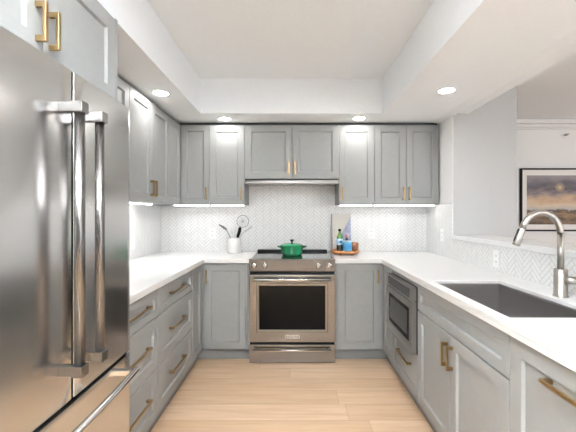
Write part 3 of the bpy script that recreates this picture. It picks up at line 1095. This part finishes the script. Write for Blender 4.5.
for k in range(6):
    a = PI * k / 6
    tube(b, [(cxk - 0.06 * math.cos(a), 0.001, czk - 0.06 * math.sin(a)), (cxk + 0.06 * math.cos(a), 0.001, czk + 0.06 * math.sin(a))], 0.0009, 5)
for rr in (0.02, 0.04):
    tube(b, [(cxk + rr * math.cos(2 * PI * k / 24), 0.001, czk + rr * math.sin(2 * PI * k / 24)) for k in range(25)], 0.0009, 5, caps=False)
tube(b, [(cxk, -0.004, czk), (cxk, 0.004, czk)], 0.009, 12)
obj('mesh', b, M['wire'], t)
t = thing('spatula', 'pale grey spatula leaning out of the crock towards the range', 'utensil', (CX - 0.012, CY - 0.012, zc))
rod((-0.04, 0, 0.004), (0.125, 0, 0.205), 0.004, 0.004, M['palegrey'], 'handle', t)
b = B()
A = [b.verts.new((x, -0.004, z)) for x, z in ((0.112, 0.196), (0.124, 0.184), (0.195, 0.232), (0.200, 0.252), (0.188, 0.256))]
C_ = [b.verts.new((v_.co.x, 0.004, v_.co.z)) for v_ in A]
b.faces.new(A); b.faces.new(C_[::-1])
for k in range(5):
    b.faces.new((A[k], A[(k + 1) % 5], C_[(k + 1) % 5], C_[k]))
obj('blade', b, M['palegrey'], t)
t = thing('mixing_spoon', 'white spoon standing in the middle of the crock', 'utensil', (CX - 0.01, CY + 0.005, zc))
rod((0, 0, 0.004), (0.0, 0.01, 0.20), 0.005, 0.005, M['white'], 'handle', t)
b = B(); lathe(b, [(0, -0.032), (0.012, -0.028), (0.02, -0.01), (0.02, 0.012), (0.013, 0.027), (0, 0.032)], 16)
bmesh.ops.scale(b, vec=(1, 0.35, 1), verts=b.verts)
obj('bowl', b, M['white'], t, (0, 0.011, 0.215))

# round wooden tray and what stands on it
TX, TY = 0.515, 3.44
t = thing('serving_tray', 'round orange-wood footed tray on the worktop beside the range', 'tray', (TX, TY, CZ1 + .0005))
b = B(); lathe(b, [(0, 0.014), (0.130, 0.014), (0.142, 0.022), (0.142, 0.040), (0.138, 0.044), (0.132, 0.042), (0.130, 0.036), (0, 0.036)], 44); obj('top', b, M['traywood'], t)
for k in range(5):
    a = 2 * PI * k / 5 + 0.3
    b = B(); lathe(b, [(0, 0), (0.013, 0), (0.016, 0.008), (0.014, 0.0142), (0, 0.0142)], 14); obj('foot', b, M['bowlwood'], t, (0.10 * math.cos(a), 0.10 * math.sin(a), 0))
tz = CZ1 + .0005 + 0.0365
t = thing('water_bottle', 'green glass bottle with a pale blue label on the wooden tray', 'bottle', (0.463, 3.45, tz))
b = B(); lathe(b, [(0, 0), (0.028, 0), (0.031, 0.004), (0.032, 0.10), (0.030, 0.125), (0.020, 0.155), (0.013, 0.172), (0.0125, 0.192), (0, 0.192)], 28); obj('glass', b, M['bottle'], t)
b = B(); lathe(b, [(0.0325, 0.055), (0.0325, 0.115), (0.032, 0.116), (0.032, 0.054), (0.0325, 0.055)], 28); lb = obj('paper_label', b, M['label'], t)
b = B(); lathe(b, [(0, 0), (0.014, 0), (0.014, 0.0012), (0, 0.0012)], 20, M4=Matrix.Translation((0.004, -0.0322, 0.088)) @ Matrix.Rotation(PI / 2, 4, 'X')); obj('emblem', b, M['labelblue'], lb)
b = B(); lathe(b, [(0, 0.19), (0.0145, 0.19), (0.0145, 0.21), (0.013, 0.213), (0, 0.213)], 20); obj('cap', b, M['black'], t)
t = thing('tumbler', 'small clear glass in front of the green bottle on the tray', 'glass', (0.449, 3.375, tz))
b = B(); lathe(b, [(0, 0), (0.024, 0), (0.027, 0.06), (0.025, 0.06), (0.0225, 0.006), (0, 0.006)], 24); obj('glass', b, M['clear'], t)
t = thing('tea_tin', 'bright blue tin with a pale lid on the wooden tray', 'tin', (0.527, 3.385, tz))
b = B(); lathe(b, [(0, 0), (0.042, 0), (0.044, 0.003), (0.044, 0.086), (0, 0.086)], 32); obj('can', b, M['glaze_blue'], t)
b = B(); lathe(b, [(0, 0.0862), (0.0452, 0.0862), (0.0452, 0.096), (0.043, 0.099), (0, 0.099)], 32); obj('lid', b, M['label'], t)
b = B()
for z in (0.03, 0.045, 0.06):
    lathe(b, [(0.0442, z), (0.0446, z + .001), (0.0446, z + .005), (0.0442, z + .006)], 32)
obj('band', b, M['labelblue'], t)
t = thing('sauce_bottle', 'slim bottle with a pink top behind the blue tin', 'bottle', (0.536, 3.475, tz))
b = B(); lathe(b, [(0, 0), (0.018, 0), (0.019, 0.004), (0.019, 0.09), (0.011, 0.115), (0.011, 0.125), (0, 0.125)], 22); obj('glass', b, M['ink'], t)
b = B(); lathe(b, [(0, 0.125), (0.0165, 0.125), (0.0165, 0.158), (0.014, 0.161), (0, 0.161)], 22); obj('cap', b, M['pink'], t)
b = B(); lathe(b, [(0, 0.006), (0.022, 0), (0.036, 0.006), (0.043, 0.04), (0.045, 0.078), (0.042, 0.079), (0.039, 0.04), (0.03, 0.014), (0, 0.012)], 32)
tag(obj('wooden_bowl', b, M['bowlwood'], None, (0.603, 3.43, tz)), 'small brown wooden bowl at the edge of the tray', 'bowl')
# picture panel leaning on the tile
t = thing('art_panel', 'small unframed picture of a grey peak leaning on the tile behind the tray', 'picture', (0.505, 3.628, CZ1 + .001),
          rot=(-0.14, 0, 0))
box_obj('canvas', (-0.099, 0.103, 0.0, 0.016, 0.0, 0.40), M['greyplastic'], t)
box_obj('print', (-0.091, 0.103, -0.0012, -0.0001, 0.0005, 0.3995), M['peakprint'], t)

# dining room picture
t = thing('framed_painting', 'large black-framed evening sky print on the dining room wall', 'painting', (2.895, 4.45, 1.092))
PWD, PHT = 1.18, 0.80
b = B()
grid_slab(b, [0, 0.018, PWD - 0.018, PWD], [-PHT, -PHT + 0.018, -0.018, 0], lambda x, y: not (0.018 < x < PWD - .018 and -PHT + .018 < y < -.018), 0, 0.034, 0.001)
bmesh.ops.transform(b, matrix=Matrix.Rotation(-PI / 2, 4, 'X'), verts=b.verts)
zmid = sum(v_.co.z for v_ in b.verts) / len(b.verts)
if zmid < 0:
    bmesh.ops.scale(b, vec=(1, 1, -1), verts=b.verts)
if sum(v_.co.y for v_ in b.verts) > 0:
    bmesh.ops.scale(b, vec=(1, -1, 1), verts=b.verts)
obj('frame', b, M['black'], t)
box_obj('mat_board', (0.0182, PWD - .0182, -0.014, -0.001, 0.0182, PHT - .0182), M['matboard'], t)
b = B(); box(b, 0, PWD - 0.17, -0.002, 0, 0, 0.625); obj('print', b, M['painting'], t, (0.085, -0.0145, 0.085))

t = thing('sprinkler_head', 'small sidewall sprinkler high on the dining room wall', 'sprinkler', (3.47, 4.45, 2.312))
b = B(); lathe(b, [(0, 0.0), (0.035, 0.0), (0.035, 0.004), (0.02, 0.008), (0, 0.008)], 24, M4=Matrix.Rotation(PI / 2, 4, 'X')); obj('plate', b, M['trim'], t)
b = B(); tube(b, [(0, -0.008, 0), (0, -0.05, 0)], 0.011, 12); box(b, -0.022, 0.022, -0.055, -0.048, 0.004, 0.014, 0.002); obj('nozzle', b, M['nickel'], t)

# ------------------------------------------------------------------ outlets


def outlet(loc, rotz, label):
    t = thing('wall_outlet', label, 'outlet', loc, rotz, 'wall outlets')
    b = B(); box(b, -0.036, 0.036, -0.005, 0, -0.058, 0.058, 0.0025, 2); obj('cover_plate', b, M['white'], t)
    for z in (-0.021, 0.021):
        b = B(); box(b, -0.017, 0.017, -0.0068, -0.0045, z - 0.0145, z + 0.0145, 0.002); s = obj('socket', b, M['white'], t)
        b = B(); box(b, -0.008, -0.005, -0.0071, -0.0066, z - 0.005, z + 0.007); box(b, 0.005, 0.008, -0.0071, -0.0066, z - 0.005, z + 0.007); obj('slot', b, M['darkgrey'], s)


yb_ = YB - TT
outlet((-0.855, yb_, 1.105), 0, 'white outlet on the back tile beside the utensil crock')
outlet((0.832, yb_, 1.105), 0, 'white outlet on the back tile beyond the wooden tray')
outlet((XR - TT, 3.30, 1.11), -PI / 2, 'white outlet on the tiled wall end under the wall cabinet')
outlet((XR - TT, 2.42, 1.00), -PI / 2, 'white outlet in the low tile behind the sink')
outlet((XL + TT, 3.05, 1.06), PI / 2, 'white outlet on the tile of the fridge-side wall')

# ------------------------------------------------------------------ lamps


def downlight(x, y, label):
    t = thing('ceiling_downlight', label, 'downlight', (x, y, ZS), 0, 'recessed downlights')
    b = B(); lathe(b, [(0.052, -0.0005), (0.069, -0.0005), (0.068, -0.004), (0.056, -0.006), (0.052, -0.003), (0.052, -0.0005)], 36); obj('trim_ring', b, M['trim'], t)
    b = B(); lathe(b, [(0.0515, -0.0005), (0.0515, -0.003), (0, -0.0035)], 36); obj('lens', b, M['can'], t)


downlight(-0.971, 2.559, 'round recessed downlight over the drawer side, nearest the fridge')
downlight(-0.639, 3.257, 'round recessed downlight over the cabinet above the crock')
downlight(0.613, 3.232, 'round recessed downlight over the cabinet above the tray')
downlight(1.105, 2.506, 'round recessed downlight over the sink side, near the pass-through')


def strip(x0, x1, y0, y1, label, lens='strip'):
    c = ((x0 + x1) / 2, (y0 + y1) / 2)
    t = thing('cabinet_strip_light', label, 'strip light', (c[0], c[1], UZ0), 0, 'strip lights under the wall cabinets')
    hx_, hy_ = (x1 - x0) / 2, (y1 - y0) / 2
    b = B(); box(b, -hx_, hx_, -hy_, hy_, -0.006, -0.0005); obj('housing', b, M['white'], t)
    b = B(); box(b, -hx_ + .003, hx_ - .003, -hy_ + .003, hy_ - .003, -0.0105, -0.0062); obj('lens', b, M[lens], t)


strip(-0.80, -0.48, 3.41, 3.435, 'slim white strip light beneath the cabinet above the crock')
strip(-1.17, -0.82, 3.41, 3.435, 'slim white strip light beneath the corner wall cabinet')
strip(-1.26, -1.225, 2.33, 3.04, 'slim white strip light beneath the side wall cabinet', 'strip_wide')
strip(0.455, 0.78, 3.41, 3.435, 'slim white strip light beneath the cabinet above the tray')
strip(0.80, 1.39, 3.41, 3.435, 'slim white strip light beneath the cabinet at the pass-through end')
